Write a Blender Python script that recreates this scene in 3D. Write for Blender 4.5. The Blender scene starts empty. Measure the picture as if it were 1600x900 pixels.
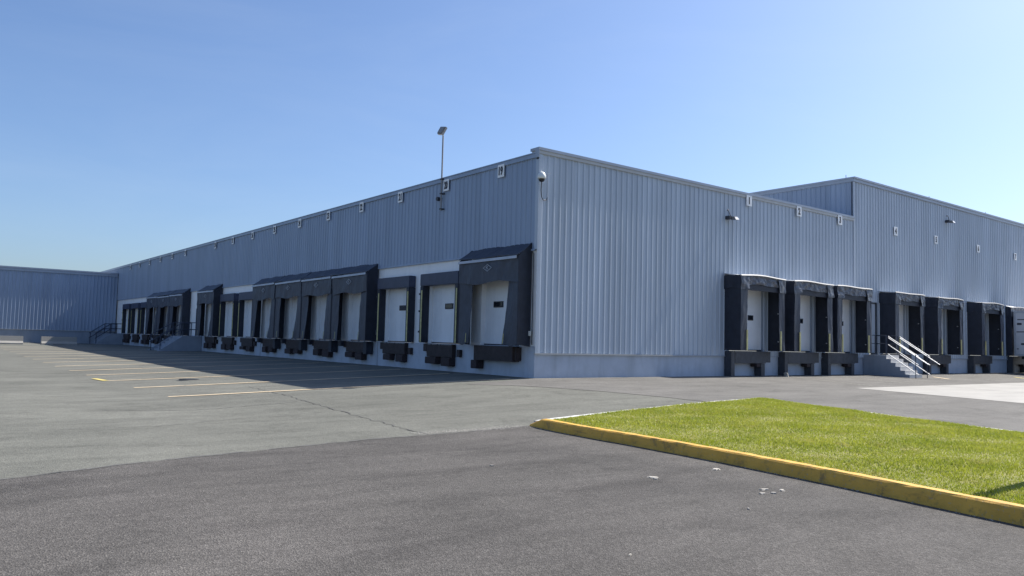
import bpy, bmesh, math, random
import numpy as np
from mathutils import Vector, Matrix
random.seed(7)
scene = bpy.context.scene
C = scene.collection
R = math.radians

# ------------------------------------------------------------------ helpers
def setp(o, label=None, cat=None, group=None, kind=None):
    if label: o['label'] = label
    if cat: o['category'] = cat
    if group: o['group'] = group
    if kind: o['kind'] = kind
    return o

def thing(name, label, cat, loc=(0, 0, 0), rz=0, group=None):
    o = bpy.data.objects.new(name, None)
    o.empty_display_size = .2
    C.objects.link(o)
    o.location = loc
    o.rotation_euler = (0, 0, rz)
    return setp(o, label, cat, group)

class MB:
    def __init__(s):
        s.v = []; s.f = []
    def add(s, vs, fs):
        n = len(s.v)
        s.v += [tuple(v) for v in vs]
        s.f += [tuple(i + n for i in f) for f in fs]
        return s
    def box(s, a, b):
        x0, x1 = sorted((a[0], b[0])); y0, y1 = sorted((a[1], b[1])); z0, z1 = sorted((a[2], b[2]))
        return s.add([(x0,y0,z0),(x1,y0,z0),(x1,y1,z0),(x0,y1,z0),(x0,y0,z1),(x1,y0,z1),(x1,y1,z1),(x0,y1,z1)],
              [(0,3,2,1),(4,5,6,7),(0,1,5,4),(1,2,6,5),(2,3,7,6),(3,0,4,7)])
    def quad(s, a, b, c, d):
        return s.add([a, b, c, d], [(0,1,2,3)])
    def tube(s, pts, r, n=8, cap=True):
        pts = [Vector(p) for p in pts]; base = len(s.v); m = len(pts)
        up = Vector((0, 0, 1))
        prev = None
        for i, p in enumerate(pts):
            t = (pts[min(i+1, m-1)] - pts[max(i-1, 0)]).normalized()
            a = t.cross(up if abs(t.z) < .95 else Vector((1, 0, 0))).normalized()
            if prev is not None and a.dot(prev) < 0: a = -a
            prev = a
            b = t.cross(a)
            rr = r[i] if isinstance(r, (list, tuple)) else r
            for k in range(n):
                w = 2*math.pi*k/n
                s.v.append(tuple(p + a*rr*math.cos(w) + b*rr*math.sin(w)))
        for i in range(m-1):
            for k in range(n):
                k2 = (k+1) % n
                s.f.append((base+i*n+k, base+i*n+k2, base+(i+1)*n+k2, base+(i+1)*n+k))
        if cap:
            s.f.append(tuple(base+k for k in range(n))[::-1])
            s.f.append(tuple(base+(m-1)*n+k for k in range(n)))
        return s
    def lathe(s, prof, c, n=20):
        base = len(s.v)
        for r, z in prof:
            for k in range(n):
                w = 2*math.pi*k/n
                s.v.append((c[0]+r*math.cos(w), c[1]+r*math.sin(w), c[2]+z))
        for i in range(len(prof)-1):
            for k in range(n):
                k2 = (k+1) % n
                s.f.append((base+i*n+k, base+i*n+k2, base+(i+1)*n+k2, base+(i+1)*n+k))
        s.f.append(tuple(base+k for k in range(n))[::-1]); s.f.append(tuple(base+(len(prof)-1)*n+k for k in range(n)))
        return s
    def prism(s, poly, a, b, axis):
        # poly: list of 2-D points, extruded from a to b along axis
        def P(p, t):
            return {'x': (t, p[0], p[1]), 'y': (p[0], t, p[1]), 'z': (p[0], p[1], t)}[axis]
        n = len(poly)
        return s.add([P(p, a) for p in poly] + [P(p, b) for p in poly],
              [tuple(range(n)), tuple(range(2*n-1, n-1, -1))] + [(i, i+n, (i+1) % n + n, (i+1) % n) for i in range(n)])
    def grid(s, fn, nu, nv, thick=None):
        # fn(u,v)->point, u,v in 0..1; optional thickness vector gives a closed slab
        def lay(off):
            b = len(s.v)
            for j in range(nv+1):
                for i in range(nu+1):
                    p = Vector(fn(i/nu, j/nv)) + Vector(off)
                    s.v.append(tuple(p))
            return b
        b = lay((0, 0, 0)); w = nu+1
        for j in range(nv):
            for i in range(nu):
                q = b+j*w+i
                s.f.append((q, q+1, q+w+1, q+w))
        if thick:
            c = lay(thick)
            for j in range(nv):
                for i in range(nu):
                    q = c+j*w+i
                    s.f.append((q, q+w, q+w+1, q+1))
            rim = [i for i in range(nu+1)] + [j*w+nu for j in range(1, nv+1)] + [nv*w+i for i in range(nu-1, -1, -1)] + [j*w for j in range(nv-1, 0, -1)]
            for a_, b_ in zip(rim, rim[1:]+rim[:1]):
                s.f.append((b+b_, b+a_, c+a_, c+b_))
        return s
    def build(s, name, mat, parent=None, smooth=False, recalc=True, bevel=0):
        me = bpy.data.meshes.new(name)
        me.from_pydata(s.v, [], s.f)
        if recalc or bevel:
            bm = bmesh.new(); bm.from_mesh(me)
            bmesh.ops.recalc_face_normals(bm, faces=bm.faces)
            if bevel:
                es = [e for e in bm.edges if len(e.link_faces) == 2 and e.calc_face_angle(0) > .6]
                bmesh.ops.bevel(bm, geom=es, offset=bevel, segments=2, affect='EDGES', clamp_overlap=True)
            bm.to_mesh(me); bm.free()
        if mat: me.materials.append(mat)
        if smooth:
            me.shade_smooth()
        o = bpy.data.objects.new(name, me)
        C.objects.link(o)
        if parent: o.parent = parent
        return o

def copy_tree(o, parent=None):
    c = o.copy(); C.objects.link(c)
    c.parent = parent
    for ch in list(o.children): copy_tree(ch, c)
    return c

# ------------------------------------------------------------------ materials
def nt_mat(name):
    m = bpy.data.materials.new(name); m.use_nodes = True
    nt = m.node_tree; b = nt.nodes['Principled BSDF']
    return m, nt, b
def N(nt, t, **k):
    n = nt.nodes.new(t)
    for a, v in k.items():
        if a in n.inputs: n.inputs[a].default_value = v
        else: setattr(n, a, v)
    return n
def noise(nt, co, scale, detail=4, rough=.55, dist=0):
    n = N(nt, 'ShaderNodeTexNoise'); n.inputs['Scale'].default_value = scale
    n.inputs['Detail'].default_value = detail; n.inputs['Roughness'].default_value = rough
    n.inputs['Distortion'].default_value = dist
    nt.links.new(co, n.inputs['Vector']); return n.outputs['Fac']
def ramp(nt, fac, stops):
    r = N(nt, 'ShaderNodeValToRGB'); e = r.color_ramp.elements
    while len(e) < len(stops): e.new(.5)
    for i, (p, c) in enumerate(stops):
        e[i].position = p
        e[i].color = (c, c, c, 1) if isinstance(c, (int, float)) else (*c, 1)
    nt.links.new(fac, r.inputs['Fac']); return r.outputs['Color']
def mix(nt, mode, fac, a, b):
    m = N(nt, 'ShaderNodeMix', data_type='RGBA', blend_type=mode)
    for sock, v in ((m.inputs['Factor'], fac), (m.inputs[6], a), (m.inputs[7], b)):
        if isinstance(v, (int, float)): sock.default_value = v
        elif isinstance(v, tuple): sock.default_value = (*v, 1)
        else: nt.links.new(v, sock)
    return m.outputs[2]
def coord(nt, scale=(1, 1, 1)):
    g = N(nt, 'ShaderNodeNewGeometry')
    mp = N(nt, 'ShaderNodeMapping'); mp.inputs['Scale'].default_value = scale
    nt.links.new(g.outputs['Position'], mp.inputs['Vector']); return mp.outputs['Vector']
def bump(nt, b, h, strength, dist=.01):
    n = N(nt, 'ShaderNodeBump'); n.inputs['Strength'].default_value = strength; n.inputs['Distance'].default_value = dist
    nt.links.new(h, n.inputs['Height']); nt.links.new(n.outputs['Normal'], b.inputs['Normal'])

def surf(name, col, rough=.6, metal=0, var=.15, vscale=1.5, stretch=(1, 1, 1), spec=.5, bmp=0, bscale=60, grime=0):
    m, nt, b = nt_mat(name)
    co = coord(nt, stretch)
    f = noise(nt, co, vscale, 6, .6)
    v = ramp(nt, f, [(.25, 1-var), (.75, 1+var)])
    c = mix(nt, 'MULTIPLY', 1, col, v)
    if grime:
        f2 = noise(nt, coord(nt, (1.2, 1.2, .22)), 1.4, 8, .7, .4)
        c = mix(nt, 'MIX', ramp(nt, f2, [(.5, 0.), (.78, grime)]), c, tuple(x*.35+.02 for x in col))
    nt.links.new(c, b.inputs['Base Color'])
    b.inputs['Roughness'].default_value = rough; b.inputs['Metallic'].default_value = metal
    b.inputs['Specular IOR Level'].default_value = spec
    if bmp: bump(nt, b, noise(nt, co, bscale, 5, .6), bmp, .01)
    return m

def siding(name, col):
    m, nt, b = nt_mat(name)
    f = noise(nt, coord(nt, (1, 1, .12)), 1.1, 7, .62)
    f2 = noise(nt, coord(nt, (7, 7, .35)), 1.0, 5, .6)
    g = N(nt, 'ShaderNodeNewGeometry')
    # each sheet (about 0.9 m wide) has a faintly different tone
    sx = N(nt, 'ShaderNodeSeparateXYZ'); nt.links.new(g.outputs['Position'], sx.inputs[0])
    ad = N(nt, 'ShaderNodeMath', operation='ADD'); nt.links.new(sx.outputs[0], ad.inputs[0]); nt.links.new(sx.outputs[1], ad.inputs[1])
    dv = N(nt, 'ShaderNodeMath', operation='DIVIDE'); nt.links.new(ad.outputs[0], dv.inputs[0]); dv.inputs[1].default_value = .9
    fl = N(nt, 'ShaderNodeMath', operation='FLOOR'); nt.links.new(dv.outputs[0], fl.inputs[0])
    wn = N(nt, 'ShaderNodeTexWhiteNoise', noise_dimensions='1D'); nt.links.new(fl.outputs[0], wn.inputs['W'])
    c = mix(nt, 'MULTIPLY', 1, col, ramp(nt, f, [(.3, .9), (.7, 1.08)]))
    c = mix(nt, 'MULTIPLY', 1, c, ramp(nt, f2, [(.3, .94), (.7, 1.05)]))
    c = mix(nt, 'MULTIPLY', 1, c, ramp(nt, wn.outputs['Value'], [(0, .94), (1, 1.05)]))
    nt.links.new(c, b.inputs['Base Color'])
    rr = N(nt, 'ShaderNodeMapRange'); rr.inputs[3].default_value = .34; rr.inputs[4].default_value = .5
    nt.links.new(f2, rr.inputs[0]); nt.links.new(rr.outputs[0], b.inputs['Roughness'])
    bump(nt, b, noise(nt, coord(nt, (2.2, 2.2, .8)), 1.3, 3, .5), .12, .02)   # oil-canning
    return m

def asphalt(name, dark, light, patch=.5, speck=1.0, tint=(1, 1, 1), bs=.5, sdark=.55, slight=1.75):
    m, nt, b = nt_mat(name)
    co = coord(nt)
    big = noise(nt, co, .16, 8, .6, .6)
    mid = noise(nt, coord(nt, (.5, 1.3, 1)), .9, 8, .65, .3)
    fine = noise(nt, co, 55, 3, .7)
    vo = N(nt, 'ShaderNodeTexVoronoi'); vo.inputs['Scale'].default_value = 70
    nt.links.new(co, vo.inputs['Vector'])
    vo2 = N(nt, 'ShaderNodeTexVoronoi'); vo2.inputs['Scale'].default_value = 16
    nt.links.new(co, vo2.inputs['Vector'])
    base = mix(nt, 'MIX', ramp(nt, big, [(.3, 0.), (.7, 1.)]), dark, light)
    base = mix(nt, 'MULTIPLY', 1, base, ramp(nt, mid, [(.28, 1-.28*patch), (.5, 1.), (.75, 1+.22*patch)]))
    base = mix(nt, 'MULTIPLY', speck, base, ramp(nt, vo.outputs['Color'], [(.1, sdark), (.55, 1.), (.95, slight)]))
    base = mix(nt, 'MULTIPLY', speck, base, ramp(nt, fine, [(.3, .72), (.7, 1.25)]))
    base = mix(nt, 'MULTIPLY', .6*speck, base, ramp(nt, vo2.outputs['Color'], [(0, .82), (.9, 1.05), (1, 1.5)]))
    # dark drips and old tyre marks
    st = noise(nt, coord(nt, (.9, .9, 1)), .75, 10, .75, 1.2)
    base = mix(nt, 'MULTIPLY', 1, base, ramp(nt, st, [(.52, 1.), (.68, .76)]))
    tm = noise(nt, coord(nt, (.05, 1.6, 1)), 1.2, 6, .6, .5)
    base = mix(nt, 'MULTIPLY', 1, base, ramp(nt, tm, [(.35, .93), (.6, 1.03)]))
    nt.links.new(base, b.inputs['Base Color'])
    b.inputs['Roughness'].default_value = .9; b.inputs['Specular IOR Level'].default_value = .25
    bump(nt, b, vo.outputs['Distance'], bs, .012)
    return m

M = {}
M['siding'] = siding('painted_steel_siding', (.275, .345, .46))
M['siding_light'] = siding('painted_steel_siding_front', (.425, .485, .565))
M['trim'] = surf('painted_trim', (.32, .37, .45), .4, var=.08)
M['trim_pale'] = surf('pale_trim', (.43, .44, .445), .4, var=.1)
M['white_wall'] = surf('white_painted_block', (.86, .87, .88), .7, var=.05, grime=.25, bmp=.1, bscale=25)
M['found'] = surf('painted_foundation', (.43, .48, .56), .75, var=.1, grime=.4, bmp=.15, bscale=30)
M['door'] = surf('dock_door_paint', (.76, .79, .83), .45, var=.05, grime=.2)
M['glass'] = surf('dark_glass', (.015, .018, .025), .12, var=.4, vscale=9)
M['rubber'] = surf('black_rubber_fabric', (.018, .023, .038), .62, var=.3, vscale=3, bmp=.5, bscale=9)
M['fabric'] = surf('dark_curtain_vinyl', (.036, .044, .067), .5, var=.25, vscale=4, bmp=.55, bscale=7)
M['header'] = surf('navy_vinyl_header', (.035, .045, .085), .5, var=.2, vscale=3, bmp=.2, bscale=8)
M['bar'] = surf('pale_header_bar', (.42, .45, .50), .45, var=.15)
M['logo'] = surf('worn_white_print', (.36, .39, .44), .6, var=.3, vscale=12)
M['hoodtop'] = surf('lightened_hood_cover', (.52, .53, .55), .45, var=.2, vscale=3, bmp=.3, bscale=8)  # black vinyl lightened so the sun bounces onto the wall above
M['binding'] = surf('grey_binding_strip', (.17, .18, .20), .6, var=.3, vscale=6)
M['flap'] = surf('worn_grey_vinyl', (.085, .095, .12), .4, var=.35, vscale=5, bmp=.8, bscale=6)
M['yellow_strip'] = surf('yellow_guide_strip', (.50, .47, .22), .6, var=.3, vscale=7)
M['brown'] = surf('rusty_black_steel', (.030, .022, .024), .7, var=.5, vscale=5, bmp=.3)
M['bumper'] = surf('laminated_rubber', (.035, .024, .027), .8, var=.4, vscale=12, bmp=.5, bscale=30)
M['steel_edge'] = surf('worn_steel_edge', (.17, .18, .20), .5, var=.5, vscale=14)
M['darkgrey'] = surf('dark_grey_steel', (.045, .05, .062), .6, var=.3, vscale=4)
M['sign'] = surf('sign_white', (.86, .87, .87), .5, var=.06)
M['ink'] = surf('sign_black', (.03, .032, .045), .6, var=.1)
M['galv'] = surf('galvanised_pipe', (.50, .51, .53), .38, metal=.3, var=.15, vscale=8)
M['rail_dark'] = surf('dark_painted_pipe', (.035, .045, .075), .5, var=.2)
M['concrete'] = surf('concrete', (.62, .61, .59), .85, var=.15, vscale=4, grime=.25, bmp=.3, bscale=40)
M['concrete_blue'] = surf('blue_grey_concrete', (.27, .305, .365), .8, var=.1, grime=.3, bmp=.2, bscale=30)  # on the pale stairs' side wall this darker tone stands in for shade
M['lampgrey'] = surf('lamp_housing', (.24, .24, .245), .45, var=.1)
M['lens'] = surf('lamp_glass', (.80, .81, .80), .15, var=.05)
M['white_plastic'] = surf('white_plastic', (.72, .74, .72), .35, var=.04)
M['trailer'] = surf('white_trailer_sheet', (.68, .67, .68), .4, var=.1, grime=.35)
M['tyre'] = surf('tyre', (.02, .02, .022), .85, var=.2)
M['roof'] = surf('roof_membrane', (.5, .5, .49), .8, var=.1)
M['asph_light'] = asphalt('weathered_asphalt', (.132, .132, .114), (.184, .183, .158), .8, .8, sdark=.72, slight=1.45)
M['asph_dark'] = asphalt('newer_asphalt', (.076, .071, .066), (.120, .111, .102), 1.15, .75, bs=.7)
M['asph_apron'] = asphalt('apron_asphalt', (.136, .130, .120), (.172, .164, .151), .8, .65, sdark=.75, slight=1.35)
M['pad'] = surf('bright_concrete_slab', (.33, .316, .29), .85, var=.14, vscale=1.2, stretch=(.35, 1.2, 1), grime=0, bmp=.2, bscale=40)
M['crack'] = surf('crack_filler', (.10, .097, .09), .9, var=.5, vscale=10)
M['sand'] = surf('pale_grit', (.36, .34, .30), .95, var=.45, vscale=16, bmp=.6, bscale=60)
M['chip'] = surf('pale_chips', (.42, .39, .34), .9, var=.25, vscale=10, bmp=.4)
M['iron'] = surf('cast_iron', (.03, .03, .032), .7, var=.4, vscale=14, bmp=.5, bscale=30)

def paint_mat(name, col, wear):
    m, nt, b = nt_mat(name)
    f = noise(nt, coord(nt), 9, 8, .75)
    f2 = noise(nt, coord(nt), 1.1, 4, .6)
    fm = N(nt, 'ShaderNodeMath', operation='ADD'); nt.links.new(f, fm.inputs[0]); nt.links.new(f2, fm.inputs[1])
    c = mix(nt, 'MIX', ramp(nt, fm.outputs[0], [(0., 0.), (.5, 0.), (1., 1.)]), col, (.20, .195, .17))
    r = ramp(nt, fm.outputs[0], [(wear-.14 if wear > .14 else 0, 0.), (wear+.12, 1.)])
    # ramp input is 0..1; noise sum centred on 1 -> halve
    hv = N(nt, 'ShaderNodeMath', operation='MULTIPLY'); nt.links.new(fm.outputs[0], hv.inputs[0]); hv.inputs[1].default_value = .5
    r = ramp(nt, hv.outputs[0], [(wear-.07, 0.), (wear+.07, 1.)])
    c = mix(nt, 'MIX', r, col, (.215, .21, .18))
    nt.links.new(c, b.inputs['Base Color']); b.inputs['Roughness'].default_value = .8
    return m
M['line'] = paint_mat('worn_line_paint', (.74, .58, .38), .60)
M['line_yellow'] = paint_mat('yellow_line_paint', (.62, .50, .16), .62)
M['line_faint'] = paint_mat('faint_line_paint', (.36, .33, .27), .46)

def kerb_mat():
    m, nt, b = nt_mat('yellow_kerb_paint')
    co = coord(nt)
    c = mix(nt, 'MULTIPLY', 1, (.72, .40, .06), ramp(nt, noise(nt, co, 2.2, 8, .65), [(.3, .78), (.7, 1.12)]))
    c = mix(nt, 'MIX', ramp(nt, noise(nt, co, 5.5, 10, .72, .4), [(.54, 0.), (.66, .7)]), c, (.20, .13, .06))
    c = mix(nt, 'MIX', ramp(nt, noise(nt, co, 28, 4, .7), [(.61, 0.), (.70, .85)]), c, (.36, .33, .27))
    c = mix(nt, 'MIX', ramp(nt, noise(nt, coord(nt, (1, .35, 2)), 1.6, 6, .7), [(.58, 0.), (.70, .65)]), c, (.06, .05, .05))
    nt.links.new(c, b.inputs['Base Color']); b.inputs['Roughness'].default_value = .7
    bump(nt, b, noise(nt, co, 30, 6, .7), .5, .012)
    return m
M['kerb'] = kerb_mat()

def soil_mat():
    m, nt, b = nt_mat('lawn_thatch')
    co = coord(nt)
    c = mix(nt, 'MIX', ramp(nt, noise(nt, co, 3, 8, .7), [(.35, 0.), (.65, 1.)]), (.19, .21, .03), (.30, .27, .09))
    c = mix(nt, 'MULTIPLY', 1, c, ramp(nt, noise(nt, co, 60, 4, .7), [(.3, .6), (.7, 1.3)]))
    nt.links.new(c, b.inputs['Base Color']); b.inputs['Roughness'].default_value = .9
    bump(nt, b, noise(nt, co, 50, 4, .7), .8, .02)
    return m
M['soil'] = soil_mat()

def grass_mat():
    m, nt, b = nt_mat('grass_blades')
    co = coord(nt)
    c = mix(nt, 'MIX', ramp(nt, noise(nt, co, 1.0, 8, .7), [(.33, 0.), (.68, 1.)]), (.27, .325, .026), (.45, .465, .065))
    c = mix(nt, 'MIX', ramp(nt, noise(nt, co, 2.3, 10, .75, .5), [(.53, 0.), (.70, .8)]), c, (.50, .42, .16))
    c = mix(nt, 'MULTIPLY', 1, c, ramp(nt, noise(nt, co, 24, 2, .6), [(.3, .74), (.7, 1.22)]))
    nt.links.new(c, b.inputs['Base Color']); b.inputs['Roughness'].default_value = .55
    tr = N(nt, 'ShaderNodeBsdfTranslucent'); nt.links.new(c, tr.inputs['Color'])
    ms = N(nt, 'ShaderNodeMixShader'); ms.inputs[0].default_value = .38
    nt.links.new(b.outputs[0], ms.inputs[1]); nt.links.new(tr.outputs[0], ms.inputs[2])
    nt.links.new(ms.outputs[0], nt.nodes['Material Output'].inputs['Surface'])
    return m
M['grass'] = grass_mat()

# ------------------------------------------------------------------ terrain: yard falls away from the building
def terr(x, y):
    dx = max(-x, 0.); dy = max(-y, 0.)
    k = min(1., max(0., 1-(y-16)/46)) if y > 16 else 1.
    h = math.hypot(.0325*k*dx, .028*dy)
    return -h if h < .36 else -(.36+.07*math.tanh((h-.36)/.07))

GX = sorted(set([-1500, -600, -250, -120, -80] + [i*1. for i in range(-60, 61)] + [80, 120, 250, 600, 1500]))
GY = sorted(set([-1500, -600, -250, -120, -80] + [i*1. for i in range(-60, 91)] + [120, 250, 600, 1500]))
mb = MB()
for y in GY:
    for x in GX: mb.v.append((x, y, terr(x, y)))
w = len(GX)
for j in range(len(GY)-1):
    for i in range(w-1):
        q = j*w+i
        mb.f.append((q, q+1, q+w+1, q+w))
g = mb.build('ground', M['asph_light'], recalc=False, smooth=True)
setp(g, 'weathered pale grey asphalt lot around the warehouse', 'ground', kind='structure')

def jag(poly, step=.35, amp=.05, skip=()):
    rnd = random.Random(3); out = []
    n = len(poly)
    for i in range(n):
        a = Vector(poly[i])
        out.append(tuple(a))
        if i == n-1: break
        b = Vector(poly[i+1])
        L = (b-a).length; m = int(L/step)
        d = (b-a).normalized(); nn = Vector((-d.y, d.x))
        for k in range(1, m):
            out.append(tuple(a + (b-a)*k/m + nn*rnd.uniform(-amp, amp)))
    return out

def sheet(name, poly, off, mat, lift=None):
    bm = bmesh.new()
    vs = [bm.verts.new((p[0], p[1], 0)) for p in poly]
    f = bm.faces.new(vs)
    if f.normal.z < 0 or sum((poly[i][0]*poly[(i+1) % len(poly)][1]-poly[(i+1) % len(poly)][0]*poly[i][1]) for i in range(len(poly))) < 0:
        bmesh.ops.reverse_faces(bm, faces=[f])
    bmesh.ops.triangulate(bm, faces=bm.faces[:])
    x0 = min(p[0] for p in poly); x1 = max(p[0] for p in poly); y0 = min(p[1] for p in poly); y1 = max(p[1] for p in poly)
    for gx in GX:
        if x0 < gx < x1:
            bmesh.ops.bisect_plane(bm, geom=bm.verts[:]+bm.edges[:]+bm.faces[:], plane_co=(gx, 0, 0), plane_no=(1, 0, 0))
    for gy in GY:
        if y0 < gy < y1:
            bmesh.ops.bisect_plane(bm, geom=bm.verts[:]+bm.edges[:]+bm.faces[:], plane_co=(0, gy, 0), plane_no=(0, 1, 0))
    for v in bm.verts:
        v.co.z = terr(v.co.x, v.co.y) + off + (lift(v.co.x, v.co.y) if lift else 0)
    me = bpy.data.meshes.new(name); bm.to_mesh(me); bm.free()
    me.materials.append(mat)
    o = bpy.data.objects.new(name, me); C.objects.link(o)
    return o

seam = [(-60, -24), (-40, -18), (-24, -13.2), (-17.2, -11.25), (-15.7, -10.7), (-13.6, -10.25), (-11.9, -9.9), (-10., -9.82), (-8.1, -9.75)]
drive = jag(seam, .3, .045) + [(-8.0, -14.), (-8.9, -19), (-9.8, -26), (-9.8, -59.5), (-60, -59.5)]
o = sheet('driveway', drive, .008, M['asph_dark']); setp(o, 'newer dark asphalt driveway in the foreground', 'driveway', kind='structure')
apron = jag([(.0, -.05), (-3.6, -.9), (-2.4, -2.4), (-1.3, -4.7), (-.6, -7.0), (-.4, -8.7)], .4, .05) + [(1.4, -8.45), (.4, -15.6), (-.6, -26), (-.6, -59.5), (59.5, -59.5), (59.5, -.05)]
o = sheet('dock_apron', apron, .008, M['asph_apron']); setp(o, 'brownish asphalt apron along the short dock wall', 'apron', kind='structure')
pad = [(11.0, -6.1), (11.3, -11.6), (11.6, -14.2), (59, -14.2), (59, -6.1)]
o = sheet('concrete_pavement', pad, .016, M['pad']); setp(o, 'bright concrete slab in the apron', 'pavement', kind='structure')

for i, xx in enumerate((17.5, 24.0, 31.0)):
    o = sheet('slab_joint', [(xx, -14.2), (xx+.04, -14.2), (xx+.04, -6.1), (xx, -6.1)], .020, M['crack']); setp(o, 'saw-cut joint in the bright slab', 'joint', kind='structure')
# painted lines
def strip(mb, a, b, w, off=.0145, n=None):
    a = Vector(a); b = Vector(b); L = (b-a).length; n = n or max(1, int(L/.5))
    d = (b-a).normalized(); nn = Vector((-d.y, d.x))*w/2
    base = len(mb.v)
    for i in range(n+1):
        p = a+(b-a)*i/n
        for s in (-1, 1):
            q = p+nn*s; mb.v.append((q.x, q.y, terr(q.x, q.y)+off))
    for i in range(n):
        q = base+i*2
        mb.f.append((q, q+2, q+3, q+1))
def upface(o):
    bm = bmesh.new(); bm.from_mesh(o.data)
    rev = [f for f in bm.faces if f.normal.z < 0]
    bmesh.ops.reverse_faces(bm, faces=rev); bm.to_mesh(o.data); bm.free()
ordn = ['nearest', 'second', 'third', 'fourth', 'fifth', 'sixth', 'seventh', 'eighth', 'ninth', 'tenth', 'eleventh', 'twelfth', 'thirteenth', 'fourteenth']
Y0, P = 2.25, 3.94
for k in range(14):
    y = .28+P*k
    mb = MB(); strip(mb, (-12.45, y), (-.9, y), .16)
    o = mb.build('parking_line', M['line'], recalc=False); upface(o)
    setp(o, f'worn cream bay line across the shaded yard, {ordn[k]} from the building corner', 'painted line', 'bay lines in front of the long dock wall')
mb = MB(); strip(mb, (-12.5, 8.15), (-12.62, 9.6), .2, .019)
o = mb.build('parking_line', M['line_yellow'], recalc=False); upface(o)
setp(o, 'short bright yellow bar across the outer end of a bay line', 'painted line')
mb = MB(); strip(mb, (-11.9, 8.75), (-5, 9.0), .1, .0145)
o = mb.build('parking_line', M['line_faint'], recalc=False); upface(o)
setp(o, 'faint old line doubled beside the third bay line', 'painted line')
for k, (x0, y0, x1, y1) in enumerate([(14.7, -1, 13.3, -5.6), (18.7, -1, 17.3, -5.7), (28.5, -1, 27.9, -5.2), (33.5, -1.2, 33.3, -5.6)]):
    mb = MB(); strip(mb, (x0, y0), (x1, y1), .12)
    o = mb.build('parking_line', M['line_faint'], recalc=False); upface(o)
    setp(o, f'faded bay line on the apron, {ordn[k]} from the corner' if k else 'faded bay line on the apron between the first two shelters', 'painted line', 'faded lines on the apron')
for k, (x0, y0, x1, y1) in enumerate([(26.2, -2.2, 24.9, -3.6), (34.4, -3.2, 33.0, -4.4)]):
    mb = MB(); strip(mb, (x0, y0), (x1, y1), .2, .02)
    o = mb.build('parking_line', M['line_yellow' if k else 'line'], recalc=False); upface(o)
    setp(o, ['short pale dash on the apron right of the concrete stairs', 'short yellow dash on the apron above the bright slab'][k], 'painted line')

# cracks and seams
def crack(pts, w, seed, label, mat='crack', off=.011, amp=.07):
    rnd = random.Random(seed); mb = MB(); P2 = []
    for (a, b) in zip(pts, pts[1:]):
        a = Vector(a); b = Vector(b); n = int((b-a).length/.18)+1
        for i in range(n): P2.append(a+(b-a)*i/n + Vector((rnd.uniform(-amp, amp), rnd.uniform(-amp, amp))))
    P2.append(Vector(pts[-1]))
    base = len(mb.v)
    for i, p in enumerate(P2):
        t = (P2[min(i+1, len(P2)-1)]-P2[max(i-1, 0)]).normalized(); nn = Vector((-t.y, t.x))
        ww = w*rnd.uniform(.25, 1.3)/2
        for s in (-1, 1):
            q = p+nn*ww*s; mb.v.append((q.x, q.y, terr(q.x, q.y)+off))
    for i in range(len(P2)-1):
        q = base+i*2; mb.f.append((q, q+2, q+3, q+1))
    o = mb.build('pavement_crack', M[mat], recalc=False); upface(o)
    return setp(o, label, 'crack', kind='structure')
crack([(-9.5, 2.6), (-9.7, -.6), (-10.2, -5.2), (-10.5, -9.75)], .035, 1, 'long crack running to the driveway seam')
crack([(-14.6, -2.8), (-13.0, -3.6), (-10.2, -3.0)], .035, 2, 'thin side crack in the pale asphalt', amp=.05)
crack([(-16.5, -6.1), (-14.4, -6.4), (-12.2, -5.6), (-11.2, -5.8)], .02, 4, 'hairline crack across the pale asphalt', amp=.04)
crack(seam[2:], .07, 5, 'rough joint between the pale asphalt and the driveway', off=.0115, amp=.03)

# manhole
mx, my = -10.0, 7.2
mb = MB(); mb.lathe([(.01, .0), (.34, .0), (.34, .010), (.32, .014), (.30, .010), (0.01, .010)], (mx, my, terr(mx, my)+.004), 32)
o = mb.build('manhole_cover', M['iron']); setp(o, 'dark round manhole cover in the pale asphalt between bay lines', 'manhole cover')

# chips and grit
def blob(name, x, y, r, h, mat, seed, label, cat, group=None):
    rnd = random.Random(seed); mb = MB(); n = 14; base = []
    if r < .15: r *= .72
    el = rnd.uniform(.35, .7); rot = rnd.uniform(0, 3)
    for ring, (rr, hh) in enumerate(((1, .0), (.8, h), (.4, h*1.2))):
        for k in range(n):
            a = 2*math.pi*k/n
            q = r*rr*(1+rnd.uniform(-.35, .35))
            px, py = q*math.cos(a), q*el*math.sin(a)
            X = x+px*math.cos(rot)-py*math.sin(rot); Y = y+px*math.sin(rot)+py*math.cos(rot)
            mb.v.append((X, Y, terr(X, Y)+.009+hh))
    for rg in range(2):
        for k in range(n):
            k2 = (k+1) % n; mb.f.append((rg*n+k, rg*n+k2, rg*n+n+k2, rg*n+n+k))
    mb.f.append(tuple(2*n+k for k in range(n)))
    o = mb.build(name, M[mat]); return setp(o, label, cat, group)
chips = [(-10.3, -15.0, .10, 'two-lobed pale chip alone on the dark driveway'), (-10.37, -15.1, .05, 'small pale chip touching the lone larger one'), (-9.0, -15.0, .10, 'pale chip close to the middle of the yellow kerb'),
         (-10.0, -16.45, .06, 'pale chip, leftmost of the row near the kerb'), (-9.85, -16.5, .05, 'tiny pale chip in the middle of the row near the kerb'), (-9.75, -16.3, .09, 'pale chip nearest the kerb in the row'),
         (-9.6, -16.45, .07, 'pale crumb tucked against the kerb side of the row'), (-11.6, -13.2, .04, 'tiny white stone on the open driveway'), (-13.35, -17.5, .035, 'pale stone at the bottom edge of the driveway'),
         (-10.9, -16.9, .035, 'small white stone below the row of chips'), (14.6, -.75, .16, 'white lump lying below the third dock shelter')]
for i, (x, y, r, lab) in enumerate(chips):
    blob('concrete_chip', x, y, r, .012 if r < .15 else .16, 'chip', 20+i, lab, 'chip', 'pale chips on the driveway' if i < 10 else None)

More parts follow.
